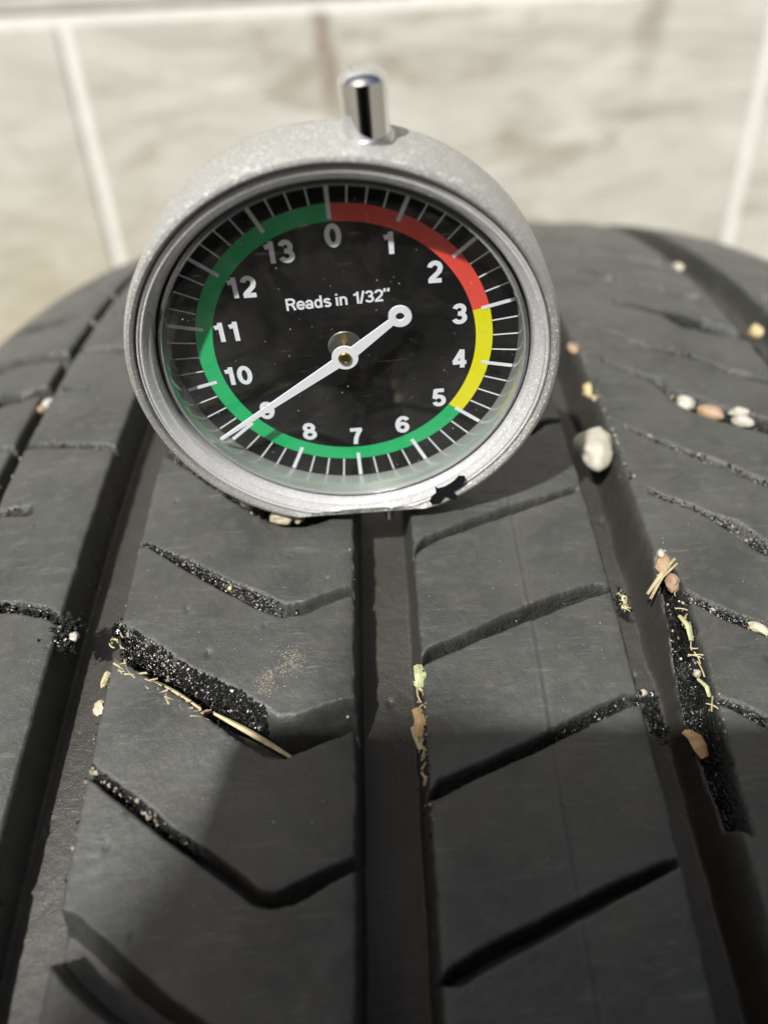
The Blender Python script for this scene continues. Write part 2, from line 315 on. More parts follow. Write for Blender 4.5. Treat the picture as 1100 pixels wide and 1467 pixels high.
def addf(nm, du=0, dv=0, d=None, tar=0.0, stretch=None):
    dd, q = FE[nm]; q = np.array(q); n = NUP[nm]
    q = q + [du, dv]
    SI.append((nm, d or dd, q[:n], q[n:][::-1], tar))
NUP = dict(S1=9, S2=9, S3=12, S4=8, S0=7, T1=6, T2=8, T3=10, T4=10, T0=5, V1=7, V0=7, Vm1=9, Vm2=6, Vm3=5, Vm4=3, Vm5=3, V2=7, V3=4, V4=3, W1=4, W0=3, Wm1=4, Wm2=2, Wm3=2, X1=3, X2=3, X3=3)
for nm, t_ in dict(S0=.8, S1=.8, S2=1, S3=.7, S4=0, T0=0, T1=.15, T2=.15, T3=.5, T4=0, V0=.6, V1=.6, Vm1=.8, Vm2=.5, Vm3=.8, Vm4=0, Vm5=0, V2=.9, V3=.7, V4=0, W1=.9, W0=.4, Wm1=.3, Wm2=.3, Wm3=0, X1=.2, X2=0, X3=0).items():
    addf(nm, tar=t_)
# the same pattern goes on where the gauge hides it, beyond the crest and towards the viewer
for k in range(1, 5):
    addf('S1', dv=1.93 * k, tar=.3); addf('S0', dv=1.93 * k, tar=.3)
for k in (1, 2): addf('S3', dv=-1.85 * k); addf('S2', dv=-3.75 - 1.9 * (k - 1))
for k in range(1, 9): addf('T1', dv=.0 + 1.0 * (k + 1) - .02, du=0)
for k in (1, 2, 3): addf('T4', dv=-1.0 * k)
for k in (1, 2): addf('Vm2', dv=1.9 * k + .2)
for k in (0, 1, 2): addf('V2', dv=-2.9 - k)
for k in (1, 2, 3): addf('Wm1', dv=1.05 * k + .9); addf('W1', dv=-1.95 * k)
SI = [s for s in SI if s[0] != 'V4' and not (s[0] == 'T1' and abs(s[2][-1][1] - 1.02) < .3)]
# shoulders: long slanting channels
for k in range(-5, 9):
    v0 = k * .98 + .35
    if not (1.6 < v0 < 5.6):
        SI.append(('shL', .3, np.array([(-7.0, v0 + 1.2), (-5, v0 + .55), (-3.5, v0)]), np.array([(-7.0, v0 + 1.0), (-5, v0 + .4), (-3.5, v0 - .06)]), 0))
    w_ = .24 if k % 2 else .1
    SI.append(('shR', .2, np.array([(5.08, v0 + .55), (6.2, v0 + .1), (8.3, v0 - .2)]), np.array([(5.08, v0 + .55 - w_ * .5), (6.2, v0 + .1 - w_), (8.3, v0 - .3 - w_)]), 0))
for k in range(-3, 3):    # outer right rib beyond the frame edge
    pass
GRV = [(.212, .674, .50), (2.145, 2.574, .44), (-1.97, -1.507, .44), (-3.035, -2.885, .34), (4.43, 4.97, .42)]

def axis(segs):
    out = []
    for a, b, s in segs: out.append(np.arange(a, b - s * .3, s))
    out.append([segs[-1][1]]); return np.concatenate(out)
ug = axis([(-5.4, -3.4, .024), (-3.4, 3.2, .0125), (3.2, 8.2, .024)])
vg = axis([(-5.6, -4.2, .04), (-4.2, 1.2, .0125), (1.2, 4.0, .018), (4.0, 9.6, .035)])
U, V = np.meshgrid(ug, vg, indexing='ij')
def segdist(px, py, pts):
    d = np.full(px.shape, 1e9)
    for (x0, y0), (x1, y1) in zip(pts[:-1], pts[1:]):
        dx, dy = x1 - x0, y1 - y0; L = dx * dx + dy * dy + 1e-12
        t = np.clip(((px - x0) * dx + (py - y0) * dy) / L, 0, 1)
        d = np.minimum(d, np.hypot(px - x0 - t * dx, py - y0 - t * dy))
    return d
def inpoly(px, py, poly):
    c = np.zeros(px.shape, bool); n = len(poly)
    for i in range(n):
        x0, y0 = poly[i]; x1, y1 = poly[(i + 1) % n]
        if y0 == y1: continue
        m = ((y0 > py) != (y1 > py)) & (px < (x1 - x0) * (py - y0) / (y1 - y0) + x0)
        c ^= m
    return c
# edges are worn, so jitter the lookup position a little
JU = U + .020 * (fnoise(U, V, 7, 3) - .5) + .005 * (fnoise(U, V, 40, 5, 2) - .5)
JV = V + .022 * (fnoise(U, V, 7, 9) - .5) + .006 * (fnoise(U, V, 40, 11, 2) - .5)
H = np.zeros(U.shape); dust = np.zeros(U.shape); tar = np.zeros(U.shape)
for a, b, d in GRV:
    ed = np.minimum(JU - a, b - JU)                  # >0 inside
    wl = np.where((b - JU < JU - a) & (abs(a - 2.145) < .01), .17 + .05 * fnoise(V, U, 3, 91, 2), .055)
    s = np.clip((ed + .012) / wl, 0, 1); s = s * s * (3 - 2 * s)
    H = np.minimum(H, -d * s - .030 * np.exp(-np.clip(JU * 0 + (a - U), 0, 9) / .07) * (U < a) - .014 * np.exp(-np.clip(U - b, 0, 9) / .05) * (U > b))
    dust = np.maximum(dust, np.clip((ed - .02) / .05, 0, 1))
for nm, d, up, lo, t_ in SI:
    poly = np.vstack([up, lo[::-1]])
    (x0, y0), (x1, y1) = poly.min(0) - .12, poly.max(0) + .12
    i0, i1 = np.searchsorted(ug, [x0, x1]); j0, j1 = np.searchsorted(vg, [y0, y1])
    if i1 <= i0 or j1 <= j0: continue
    sl = (slice(i0, i1), slice(j0, j1)); pu, pv = JU[sl], JV[sl]
    ins = inpoly(pu, pv, poly)
    du = segdist(pu, pv, up); dl = segdist(pu, pv, lo); sd_ = np.where(ins, 1, -1)
    wloc = du + dl
    near = np.where(ins, dl, -np.minimum(dl, du)); far = np.where(ins, du, -np.minimum(dl, du))
    e1 = np.clip((near + .014) / .034, 0, 1)
    rw = np.clip(wloc * (.55 if t_ > .3 else .35), .03, .16)
    e2 = np.clip((far + .016) / (rw + .016), 0, 1)
    e1 = e1 * e1 * (3 - 2 * e1); e2 = e2 ** (1.5 if nm == 'S2' else .8)
    inside = np.minimum(e1, e2)
    rough = 0
    if t_ > 0:
        rough = t_ * (.10 * fnoise(pu, pv, 16, 21, 3) + .05 * fnoise(pu, pv, 60, 31, 2))
        tm = np.clip(inside * 3, 0, 1) * np.clip(1.1 - (dl < .015) * .5, 0, 1) * t_ * np.clip((fnoise(U[sl], V[sl], 3.2, 51, 3) - .22) * 4, 0, 1)
        tm = tm * np.clip((TLIM.get(nm, 99) - U[sl]) * 8, 0, 1)
        rough = rough * np.clip((TLIM.get(nm, 99) - U[sl]) * 8, .15, 1)
        tar[sl] = np.maximum(tar[sl], tm)
    hh = -d * inside + rough * inside
    H[sl] = np.where(H[sl] < -.3, np.minimum(H[sl], hh), np.minimum(H[sl], hh))
# torn, tar-filled edge of the right-hand rib
K = np.array([[2.55, -0.752], [2.65, -0.829], [2.69, -1.173], [2.68, -1.487], [2.667, -1.777], [2.65, -2.099], [2.63, -2.347], [2.625, -2.627], [2.62, -2.845], [2.624, -2.97], [2.503, -2.883], [2.493, -2.622], [2.485, -2.342], [2.47, -2.118], [2.49, -1.769], [2.51, -1.479], [2.53, -1.165], [2.54, -0.894]])
ins = inpoly(JU, JV, K); dk_ = segdist(JU, JV, np.vstack([K, K[:1]])); kk = np.where(ins, np.clip(dk_ / .04, 0, 1), 0)
hk = -.14 - .26 * fnoise(U, V, 9, 61, 3) - .12 * fnoise(U, V, 40, 65, 2)
H = H * (1 - kk) + np.where(H < -.3, np.maximum(H, hk - .06), np.minimum(H, hk)) * kk
tar = np.maximum(tar, np.clip(kk * 1.5, 0, 1) * np.clip((fnoise(U, V, 6, 66, 3) - .2) * 5, 0, 1))
# fine relief of the rubber itself, a mould seam on the right rib, small nicks
H += .010 * (fnoise(U, V, 2.2, 71, 4) - .5) + .004 * (fnoise(U, V, 25, 75, 3) - .5)
sx_ = 1.478 + .004 * np.sin(V * 3)
H += .007 * np.exp(-((U - sx_) / .010) ** 2) * (V < 1.5) - .006 * np.exp(-((U - sx_ - .03) / .012) ** 2)
for _ in range(70):
    a_, b_, r_ = R.uniform(-3.6, 3.4), R.uniform(-4, 1), R.uniform(.006, .016)
    i0, i1 = np.searchsorted(ug, [a_ - .07, a_ + .07]); j0, j1 = np.searchsorted(vg, [b_ - .07, b_ + .07]); sl = (slice(i0, i1), slice(j0, j1))
    H[sl] -= r_ * 1.1 * np.exp(-(((U[sl] - a_) / r_) ** 2 + ((V[sl] - b_) / (r_ * R.uniform(.7, 1.8))) ** 2) / 2)
for k in range(9):     # shiny creases dragged across the left rib
    a0, b0 = R.uniform(-2.75, -2.3), R.uniform(-1.75, -1.25); an = .75 + R.uniform(-.15, .15); L_ = R.uniform(.08, .25)
    q_ = (U - a0) * math.cos(an) + (V - b0) * math.sin(an); p_ = -(U - a0) * math.sin(an) + (V - b0) * math.cos(an) + .15 * q_ ** 2
    H += .020 * np.exp(-(p_ / .010) ** 2) * np.exp(-(q_ / L_) ** 4)
dust = np.maximum(dust, np.clip((-H - .2) / .2, 0, 1) * .6)
dust = np.clip(dust * (1 - tar) + .10 * np.clip(fnoise(U, V, 1.1, 81, 4) - .5, 0, 1), 0, 1)
def hsurf(u, v):
    i = min(max(np.searchsorted(ug, u), 0), len(ug) - 1); j = min(max(np.searchsorted(vg, v), 0), len(vg) - 1)
    return float(H[i, j])

tyre = bpy.data.objects.new('tyre', None); C.objects.link(tyre)
tag(tyre, 'worn black car tyre with gritty chevron tread blocks filling the lower picture', 'tyre')
XYZ = tpos(U, V, H)
nu, nv = U.shape
# split the raised blocks (connected raised cells) from the carcass between them
RAISED = (H > -.17)
cellr = RAISED[:-1, :-1] & RAISED[1:, :-1] & RAISED[:-1, 1:] & RAISED[1:, 1:]
par = [0]
def find(x):
    while par[x] != x: par[x] = par[par[x]]; x = par[x]
    return x
L = np.zeros(cellr.shape, int); prev = []
for i in range(cellr.shape[0]):
    row = np.concatenate([[0], cellr[i].astype(np.int8), [0]]); dd_ = np.diff(row)
    st_, en_ = np.where(dd_ == 1)[0], np.where(dd_ == -1)[0]; now = []; p_ = 0
    for s0, e0 in zip(st_, en_):
        k_ = len(par); par.append(k_)
        for (a0, b0, kp) in prev:
            if a0 < e0 and b0 > s0:
                ra, rb = find(k_), find(kp)
                if ra != rb: par[max(ra, rb)] = min(ra, rb)
        now.append((s0, e0, k_)); L[i, s0:e0] = k_
    prev = now
root = np.array([find(i) for i in range(len(par))]); L = root[L]
cnt = np.bincount(L.ravel(), minlength=len(par)); L[cnt[L] < 900] = 0
uq, inv_ = np.unique(L, return_inverse=True); L = inv_.reshape(L.shape); cur = len(uq) - 1
L[~cellr] = 0
idx = np.arange(nu * nv).reshape(nu, nv)
Q = np.stack([idx[:-1, :-1], idx[1:, :-1], idx[1:, 1:], idx[:-1, 1:]], -1).reshape(-1, 4)
Lf = L.ravel(); FX = XYZ.reshape(-1, 3); ft = tar.ravel(); fd = dust.ravel()
order = np.argsort(Lf, kind='stable'); bounds = np.searchsorted(Lf[order], np.arange(cur + 2))
for l in range(0, cur + 1):
    sel = order[bounds[l]:bounds[l + 1]]
    if len(sel) == 0: continue
    q = Q[sel]; vs, inv = np.unique(q, return_inverse=True)
    o = npmesh('tread_block' if l else 'groove_floor', FX[vs], inv.reshape(-1, 4), RUB, tyre, True, dict(dust=fd[vs], tar=ft[vs]))
# the rest of the carcass, all the way round, and both sidewalls
uc = np.concatenate([np.arange(ug[0], ug[-1], .12)] + [np.array([a - .012, a + .03, b - .03, b + .012]) for a, b, d in GRV] + [np.array([ug[-1]])]); uc = np.unique(np.round(uc, 4))
vc = np.linspace(vg[-1], vg[0] + 2 * math.pi * TR, 360)
UC, VC = np.meshgrid(uc, vc, indexing='ij'); HC = np.zeros(UC.shape)
for a, b, d in GRV: HC = np.where((UC > a) & (UC < b), -d, HC)
ph = (VC * 1.0 + .45 * np.sin(UC * 1.3)) % 1.0; HC = np.where((np.mod(VC, .98) < .12), np.minimum(HC, -.25), HC)
HC[:, 0] = H[np.clip(np.searchsorted(ug, uc), 0, nu - 1), -1]; HC[:, -1] = H[np.clip(np.searchsorted(ug, uc), 0, nu - 1), 0]
XC = tpos(UC, VC, HC); a_, b_ = UC.shape; id2 = np.arange(a_ * b_).reshape(a_, b_)
q = np.stack([id2[:-1, :-1], id2[1:, :-1], id2[1:, 1:], id2[:-1, 1:]], -1).reshape(-1, 4)
z_ = np.zeros(a_ * b_); o = npmesh('tread_band', XC.reshape(-1, 3), q, RUB, tyre, True, dict(dust=z_ + .1, tar=z_))
for side, ue in ((-1, ug[0]), (1, ug[-1])):
    r0 = float(trad(ue)); prof = [(ue, r0), (ue + side * .35, r0 - .6), (ue + side * .6, r0 - 1.6), (ue + side * .85, r0 - 3.2), (ue + side * .8, r0 - 4.6), (ue + side * .3, r0 - 6.2), (ue - side * .3, r0 - 7.2), (ue - side * .6, r0 - 7.6), (ue - side * 1.2, r0 - 7.4), (ue - side * 1.3, r0 - 6.5), (ue - side * .8, r0 - 4), (ue - side * 1.2, r0 - 1.6)]
    n = 288; th = np.linspace(0, 2 * math.pi, n, endpoint=False)
    VV = np.array([TC + AX * pu + pr_ * (math.cos(t) * ER + math.sin(t) * ET) for pu, pr_ in prof for t in th])
    FF = [(i * n + j, i * n + (j + 1) % n, (i + 1) * n + (j + 1) % n, (i + 1) * n + j) for i in range(len(prof) - 1) for j in range(n)]
    npmesh('sidewall', VV, np.array(FF), SIDE, tyre)

# ------------------------------------------------------------------ the gauge
GL = Vector((-0.25266, -0.16429, 1.46273))
GR = Matrix(((0.999331, -0.035673, -0.008073), (-0.012047, -0.112634, -0.993564), (0.034534, 0.992996, -0.112988)))
gauge = bpy.data.objects.new('tread_depth_gauge', None); C.objects.link(gauge)
gauge.matrix_world = Matrix.Translation(GL) @ GR.to_4x4()
tag(gauge, 'round silver tread depth dial gauge standing upright on the tyre', 'gauge')
def lathe(name, prof, mat, parent=gauge, n=192, cut=None, closed=False, axis_='z', origin=(0, 0, 0), cap0=False, cap1=False, smooth=True):
    vs = []; fs = []
    for r_, z in prof:
        for k in range(n):
            t = 2 * math.pi * k / n; x, y = r_ * math.sin(t), r_ * math.cos(t)
            p = [x, y, z] if axis_ == 'z' else [x, z, -y]
            if cut is not None and p[1] < cut: p[1] = cut
            vs.append((p[0] + origin[0], p[1] + origin[1], p[2] + origin[2]))
    m = len(prof)
    for i in range(m if closed else m - 1):
        for k in range(n):
            a, b = i * n + k, i * n + (k + 1) % n; i2 = (i + 1) % m
            fs.append((a, i2 * n + k, i2 * n + (k + 1) % n, b))
    if cap0: fs.append(tuple(range(n)))
    if cap1: fs.append(tuple(range((m - 1) * n, m * n))[::-1])
    o = mesh(name, vs, fs, mat, parent, smooth)
    if smooth: sharp(o, 35)
    if name in ('crystal', 'dial_face') and sum(p.normal.z * p.area for p in o.data.polygons) < 0: o.data.flip_normals()
    return o
def sharp(o, deg):
    me = o.data; bm = bmesh.new(); bm.from_mesh(me)
    bmesh.ops.recalc_face_normals(bm, faces=bm.faces)
    for e in bm.edges:
        if len(e.link_faces) == 2 and e.calc_face_angle(0) > math.radians(deg): e.smooth = False
    bm.to_mesh(me); bm.free()
hous = lathe('housing', [(0.0001, -.27), (1.38, -.27), (1.455, -.255), (1.485, -.22), (1.492, -.15), (1.494, .10), (1.493, .25), (1.486, .30), (1.468, .328), (1.445, .335), (1.425, .325), (1.415, .29), (1.413, -.02), (0.0001, -.02)], SILVER, cut=-1.35)
fl = lathe('bezel_ring', [(1.411, .02), (1.411, .290), (1.405, .304), (1.395, .307), (1.388, .298), (1.384, .296), (1.372, .302), (1.355, .292), (1.340, .274), (1.330, .268), (1.318, .262), (1.308, .240), (1.302, .205), (1.300, .05)], FLANGE, cut=-1.342)
lathe('seal_ring', [(1.300, .06), (1.298, .150), (1.288, .152), (1.286, .03)], DARKP)
lathe('crystal_rim', [(1.285, .03), (1.285, .186), (1.280, .193), (1.262, .197), (1.256, .190)], RIMM)
lathe('crystal_wall', [(1.265, .02), (1.265, .200), (1.262, .206), (1.256, .208), (1.250, .203), (1.249, .185), (1.241, .172), (1.238, .006), (1.255, .003)], CWALL)
lathe('crystal', [(0.0001, .190), (1.15, .190), (1.215, .188), (1.249, .185)], CRYS)
dial = lathe('dial_face', [(0.0001, 0), (1.255, 0)], DIALB)
def arc(name, a0, a1, r0, r1, z, mat, par):
    n = max(3, int(abs(a1 - a0) / 2)); vs = []; fs = []
    for k in range(n + 1):
        t = math.radians(a0 + (a1 - a0) * k / n)
        vs += [(r0 * math.sin(t), r0 * math.cos(t), z), (r1 * math.sin(t), r1 * math.cos(t), z)]
    for k in range(n): fs.append((2 * k, 2 * k + 1, 2 * k + 3, 2 * k + 2))
    return mesh(name, vs, fs, mat, par, False)
SG = 360 / 14
arc('red_band', 0, 3 * SG, .937, 1.056, .0025, REDP, dial)
arc('yellow_band', 3 * SG, 5 * SG, .937, 1.056, .0025, YELP, dial)
arc('green_band', 5 * SG, 360, .937, 1.056, .0025, GRNP, dial)
def tick(ang, r0, r1, wd):
    t = math.radians(ang); d = Vector((math.sin(t), math.cos(t), 0)); s = Vector((d.y, -d.x, 0)) * wd / 2
    z = Vector((0, 0, .0045)); return [d * r0 - s + z, d * r0 + s + z, d * r1 + s + z, d * r1 - s + z]
for k in range(56):
    major = k % 4 == 0
    r0 = 1.0 if major else 1.058
    if k == 0: r0 = .955
    q = tick(k * 360 / 56, r0, 1.236 + R.uniform(-.006, .004), .028 if major else .0112)
    mesh('major_tick' if major else 'minor_tick', q, [(0, 1, 2, 3)], WPRINT, dial, False)
# --- lettering, drawn as strokes
def ell(cx, cy, rx, ry, a0, a1, n=18):
    return [(cx + rx * math.sin(math.radians(a0 + (a1 - a0) * k / n)), cy + ry * math.cos(math.radians(a0 + (a1 - a0) * k / n))) for k in range(n + 1)]
GLY = {
 '0': [ell(.31, .5, .225, .42, 0, 360, 28)],
 '1': [[(.36, 0), (.36, 1.0)], [(.40, .90), (.30, .80), (.10, .745)]],
 '2': [ell(.31, .69, .21, .225, -82, 95, 16) + [(.47, .50), (.32, .34), (.17, .20), (.12, .085)], [(.03, .083), (.56, .083)]],
 '3': [ell(.30, .71, .19, .205, -75, 165, 16) + [(.24, .515)], [(.24, .52)] + ell(.30, .295, .22, .215, 10, 255, 18)],
 '4': [[(.42, .98), (.33, .80), (.06, .30)], [(.01, .29), (.60, .29)], [(.42, 0), (.42, 1.0)]],
 '5': [[(.55, .915), (.14, .915)], [(.19, .98), (.12, .45)], [(.12, .49)] + ell(.31, .325, .215, .245, -40, 250, 20)],
 '6': [ell(.32, .32, .21, .235, 0, 360, 24), ell(.36, .46, .27, .455, -90, 48, 14), [(.1, .30), (.09, .50)]],
 '7': [[(.03, .915), (.58, .915)], [(.52, .93), (.37, .65), (.27, .36), (.22, 0)]],
 '8': [ell(.31, .72, .185, .20, 0, 360, 24), ell(.31, .29, .22, .215, 0, 360, 24)],
 'R': [[(.10, 0), (.10, 1)], [(.10, .93), (.38, .93)] + ell(.38, .715, .19, .215, 15, 165, 10) + [(.10, .50)], [(.36, .50), (.46, .38), (.58, 0)]],
 'e': [[(.06, .37), (.50, .37)] + ell(.29, .36, .215, .30, 75, -90, 12)[1:] + ell(.29, .36, .215, .30, -90, -240, 12)[1:]],
 'a': [[(.08, .50)] + ell(.27, .47, .17, .19, -50, 90, 10) + [(.44, 0)], ell(.25, .21, .17, .15, 0, 360, 16)],
 'd': [[(.46, 0), (.46, 1)], ell(.27, .36, .19, .30, 0, 360, 20)],
 's': [ell(.26, .51, .165, .14, 75, -120, 12) + ell(.26, .20, .175, .145, 20, 250, 14)],
 'i': [[(.10, 0), (.10, .72)], [(.10, .86), (.10, 1.0)]],
 'n': [[(.10, 0), (.10, .72)], [(.10, .45)] + ell(.28, .46, .17, .20, -60, 90, 10) + [(.45, 0)]],
 '/': [[(.02, -.02), (.26, 1.02)]],
 '"': [[(.10, 1.04), (.11, .90), (.05, .76)], [(.34, 1.04), (.35, .90), (.29, .76)]],
}
GLY['9'] = [[(.62 - x, 1 - y) for x, y in s] for s in GLY['6']]
ADV = {'R': .68, 'e': .57, 'a': .57, 'd': .60, 's': .52, ' ': .26, 'i': .24, 'n': .58, '1': .50, '/': .30, '3': .60, '2': .60, '"': .4}
def stroke(pts, wd, z, vs, fs, ends=True):
    pts = [Vector(p) for p in pts]; n = len(pts); closed = (pts[0] - pts[-1]).length < 1e-4
    if closed: pts = pts[:-1]; n -= 1
    base = len(vs)
    for i, p in enumerate(pts):
        a = pts[(i - 1) % n] if (closed or i > 0) else p; b = pts[(i + 1) % n] if (closed or i < n - 1) else p
        d1 = (p - a).normalized() if (p - a).length > 1e-9 else None; d2 = (b - p).normalized() if (b - p).length > 1e-9 else None
        d1 = d1 or d2; d2 = d2 or d1; t = (d1 + d2).normalized(); k = 1 / max(.6, t.dot(d1)); s = Vector((t.y, -t.x)) * wd / 2 * k
        vs += [(p.x - s.x, p.y - s.y, z), (p.x + s.x, p.y + s.y, z)]
    for i in range(n if closed else n - 1):
        j = (i + 1) % n; fs.append((base + 2 * i, base + 2 * i + 1, base + 2 * j + 1, base + 2 * j))
def glyphs(name, s, cx, cy, h, wx, sw, par, adv=None, center=True, slope=0, z0=.0045):
    vs = []; fs = []; x = 0; k = 0
    tot = sum((adv or {}).get(c, .68) for c in s) * wx
    for c in s:
        for p in GLY.get(c, []):
            vv = []; stroke([((x + q[0] * wx), q[1] * h) for q in p], sw, 0, vv, fs_ := []) if False else None
            b0 = len(vs); f2 = []; v2 = []
            stroke([(x + q[0] * wx, q[1] * h) for q in p], sw, 0, v2, f2)
            k += 1
            vs += [(a, b, z0 + .0006 * (k % 4)) for a, b, _ in v2]; fs += [tuple(b0 + i for i in f) for f in f2]
        x += (adv or {}).get(c, .68) * wx
    ox = cx - (tot - .06 * wx) / 2 if center else cx; oy = cy - h / 2 if center else cy
    vs = [(ox + a, oy + b + slope * a, c_) for a, b, c_ in vs]
    return mesh(name, vs, fs, WPRINT, par, False)
for k in range(14):
    t = math.radians(k * SG); r_ = .835
    s = str(k); ax_ = {'1': .60}
    glyphs('numeral', s, r_ * math.sin(t) + (.005 if k < 10 else 0) , r_ * math.cos(t) + .006, .156, .168, .0340, dial, adv={'1': .62, '0': .64, '2': .64, '3': .64})
lx = 0.0
for ch in 'Reads in 1/32"':
    if ch != ' ':
        nm_ = {'/': 'slash', '"': 'inch_mark'}.get(ch, 'letter' if ch.isalpha() else 'numeral')
        glyphs(nm_, ch, -.372 + lx, .320 + .028 * lx, .092, .1075, .0165, dial, adv=ADV, center=False, slope=.028)
    lx += ADV[ch] * .1075
# centre washer, arbor and needle
lathe('washer', [(.0001, .006), (.115, .006), (.122, .001)], STEEL, n=64)
lathe('arbor', [(.032, .005), (.032, .125), (.048, .13), (.048, .165), (.040, .172), (.030, .172), (.026, .165), (.0001, .165)], BRASS, n=48)
ND = .15
def needle():
    tip = Vector((-1.015, -.645)); cw = Vector((.406, .297)); d = (cw - tip).normalized(); s = Vector((-d.y, d.x))
    def ring(c, ro, ri, skip=None, n=40): return c, ro, ri, n
    bm = bmesh.new()
    def prism(vs2, faces2, z0, z1):
        n = len(vs2); a = [bm.verts.new((v[0], v[1], z0)) for v in vs2]; b = [bm.verts.new((v[0], v[1], z1)) for v in vs2]
        for f in faces2:
            bm.faces.new([b[i] for i in f]); bm.faces.new([a[i] for i in reversed(f)])
            for i in range(len(f)):
                p, q_ = f[i], f[(i + 1) % len(f)]
                if sum(1 for g2 in faces2 if p in g2 and q_ in g2) == 1: bm.faces.new((a[p], a[q_], b[q_], b[p]))
    def annulus(c, ro, ri, z0, z1, n=40):
        v2 = []; f2 = []
        for k in range(n):
            t = 2 * math.pi * k / n; e = Vector((math.cos(t), math.sin(t))); v2 += [c + e * ro, c + e * ri]
        for k in range(n): f2.append((2 * k, (2 * k + 2) % (2 * n), (2 * k + 3) % (2 * n), 2 * k + 1))
        a = [bm.verts.new((v.x, v.y, z0)) for v in v2]; b = [bm.verts.new((v.x, v.y, z1)) for v in v2]
        for f in f2:
            bm.faces.new([b[i] for i in f]); bm.faces.new([a[i] for i in f][::-1])
            bm.faces.new((a[f[0]], a[f[1]], b[f[1]], b[f[0]])); bm.faces.new((b[f[3]], b[f[2]], a[f[2]], a[f[3]]))
    z0, z1 = ND - .008, ND + .006
    h0 = Vector((0, 0))
    annulus(h0, .094, .047, z0, z1); annulus(cw, .080, .030, z0, z1)
    q1 = h0 - d * .085; prism([q1 + s * .040, q1 - s * .040, tip - s * .011, tip + s * .011][::-1], [(0, 1, 2, 3)], z0 + .001, z1 - .001)
    q2 = h0 + d * .085; q3 = cw - d * .072; prism([q2 - s * .040, q2 + s * .040, q3 + s * .026, q3 - s * .026][::-1], [(0, 1, 2, 3)], z0 + .001, z1 - .001)
    bmesh.ops.recalc_face_normals(bm, faces=bm.faces)
    me = bpy.data.meshes.new('needle'); bm.to_mesh(me); bm.free(); link('needle', me, NEEDLE, gauge, False)
needle()
# plunger button with its collar
lathe('button', [(.0001, 1.832), (.05, 1.830), (.095, 1.818), (.118, 1.802), (.128, 1.792), (.139, 1.780), (.1405, 1.765), (.1405, 1.44)], CHROME, n=96, axis_='y', origin=(.285, 0, .04))
lathe('collar', [(.142, 1.44), (.142, 1.472), (.150, 1.476), (.160, 1.470), (.164, 1.44)], STEEL, n=64, axis_='y', origin=(.285, 0, .04))
# foot plate and probe
def gbox(name, x0, x1, y0, y1, z0, z1, mat, bev=.01):
    return box(name, x0, x1, y0, y1, z0, z1, mat, gauge, bev)
gbox('foot_plate', -.52, .56, -1.443, -1.352, -.20, .20, STEEL)
lathe('probe', [(.0001, -1.72), (.03, -1.71), (.035, -1.69), (.035, -1.44)], STEEL, n=24, axis_='y', origin=(.2, 0, .04))
# black marker blot on the rim
B = [[0.537, -1.268], [0.557, -1.221], [0.593, -1.187], [0.587, -1.115], [0.609, -1.139], [0.667, -1.123], [0.729, -1.077], [0.773, -1.023], [0.819, -1.028], [0.827, -1.065], [0.8, -1.121], [0.728, -1.181], [0.763, -1.241], [0.736, -1.276], [0.699, -1.261], [0.664, -1.232], [0.618, -1.302], [0.554, -1.308]]
bm = bmesh.new(); vv = [bm.verts.new((x * 1.0, y * 1.0, .337)) for x, y in B]; f = bm.faces.new(vv); ex = bmesh.ops.extrude_face_region(bm, geom=[f])
for v in ex['geom']:
    if isinstance(v, bmesh.types.BMVert): v.co.z += .004
bmesh.ops.recalc_face_normals(bm, faces=bm.faces)
me = bpy.data.meshes.new('marker_blot'); bm.to_mesh(me); bm.free(); link('marker_blot', me, INK, gauge, False)

# ------------------------------------------------------------------ stones, straw and grit caught in the tread
ICO = {}
def rock(name, u, v, h, size, mat, label, cat='pebble', rot=0, rough=.30, sub=3, group=None, tilt=(0, 0), seed=None):
    chip = name == 'gravel_chip'
    if chip: sub = 2; rough = max(rough, .4)
    bm = bmesh.new(); bmesh.ops.create_icosphere(bm, subdivisions=sub, radius=.5)
    sd_ = seed if seed is not None else R.uniform(0, 100)
    for vt in bm.verts:
        p = vt.co.copy(); k = 1 + rough * (mnoise.noise(p * 2.2 + Vector((sd_, 0, 0))) + .5 * mnoise.noise(p * 5 + Vector((0, sd_, 0))) + .25 * mnoise.noise(p * 13 + Vector((0, 0, sd_))))
        vt.co = Vector((p.x * size[0], p.y * size[1], p.z * size[2])) * k
    me = bpy.data.meshes.new(name); bm.to_mesh(me); bm.free()
    o = link(name, me, mat, None, not chip); a, t, n = tframe(u, v)
    M = Matrix((a, t, n)).transposed() @ Euler((tilt[0], tilt[1], rot)).to_matrix()
    o.matrix_world = Matrix.Translation(tpt(u, v, h)) @ M.to_4x4()
    return tag(o, label, cat, group)
rock('pebble', 2.375, .60, -.06, (.33, .52, .26), PEB, 'large smooth grey pebble wedged in the groove right of the gauge', rot=-.15, rough=.34, seed=12.3)
rock('pebble', 3.367, 1.209, -.03, (.20, .15, .15), PEBW, 'white pebble at the left end of the row in the far right sipe', rot=-.4)
rock('pebble', 3.55, 1.05, -.04, (.26, .14, .14), PEBO, 'orange brown pebble between two white ones in the right sipe', rot=-.5, rough=.3)
rock('pebble', 3.80, .90, -.03, (.19, .12, .12), PEBW, 'cream pebble under a clear chip at the right end of the row', rot=-.6)
rock('glass_chip', 3.82, 1.02, -.02, (.18, .08, .10), PEBW, 'shiny pale chip touching the cream pebble in the right sipe', 'chip', rot=-.2, rough=.4)
rock('gravel_chip', 2.540, 1.60, -.10, (.11, .22, .14), PEBY, 'tan gravel chip at the groove edge above the large pebble, upper one', 'gravel chip', rot=.1, rough=.5)
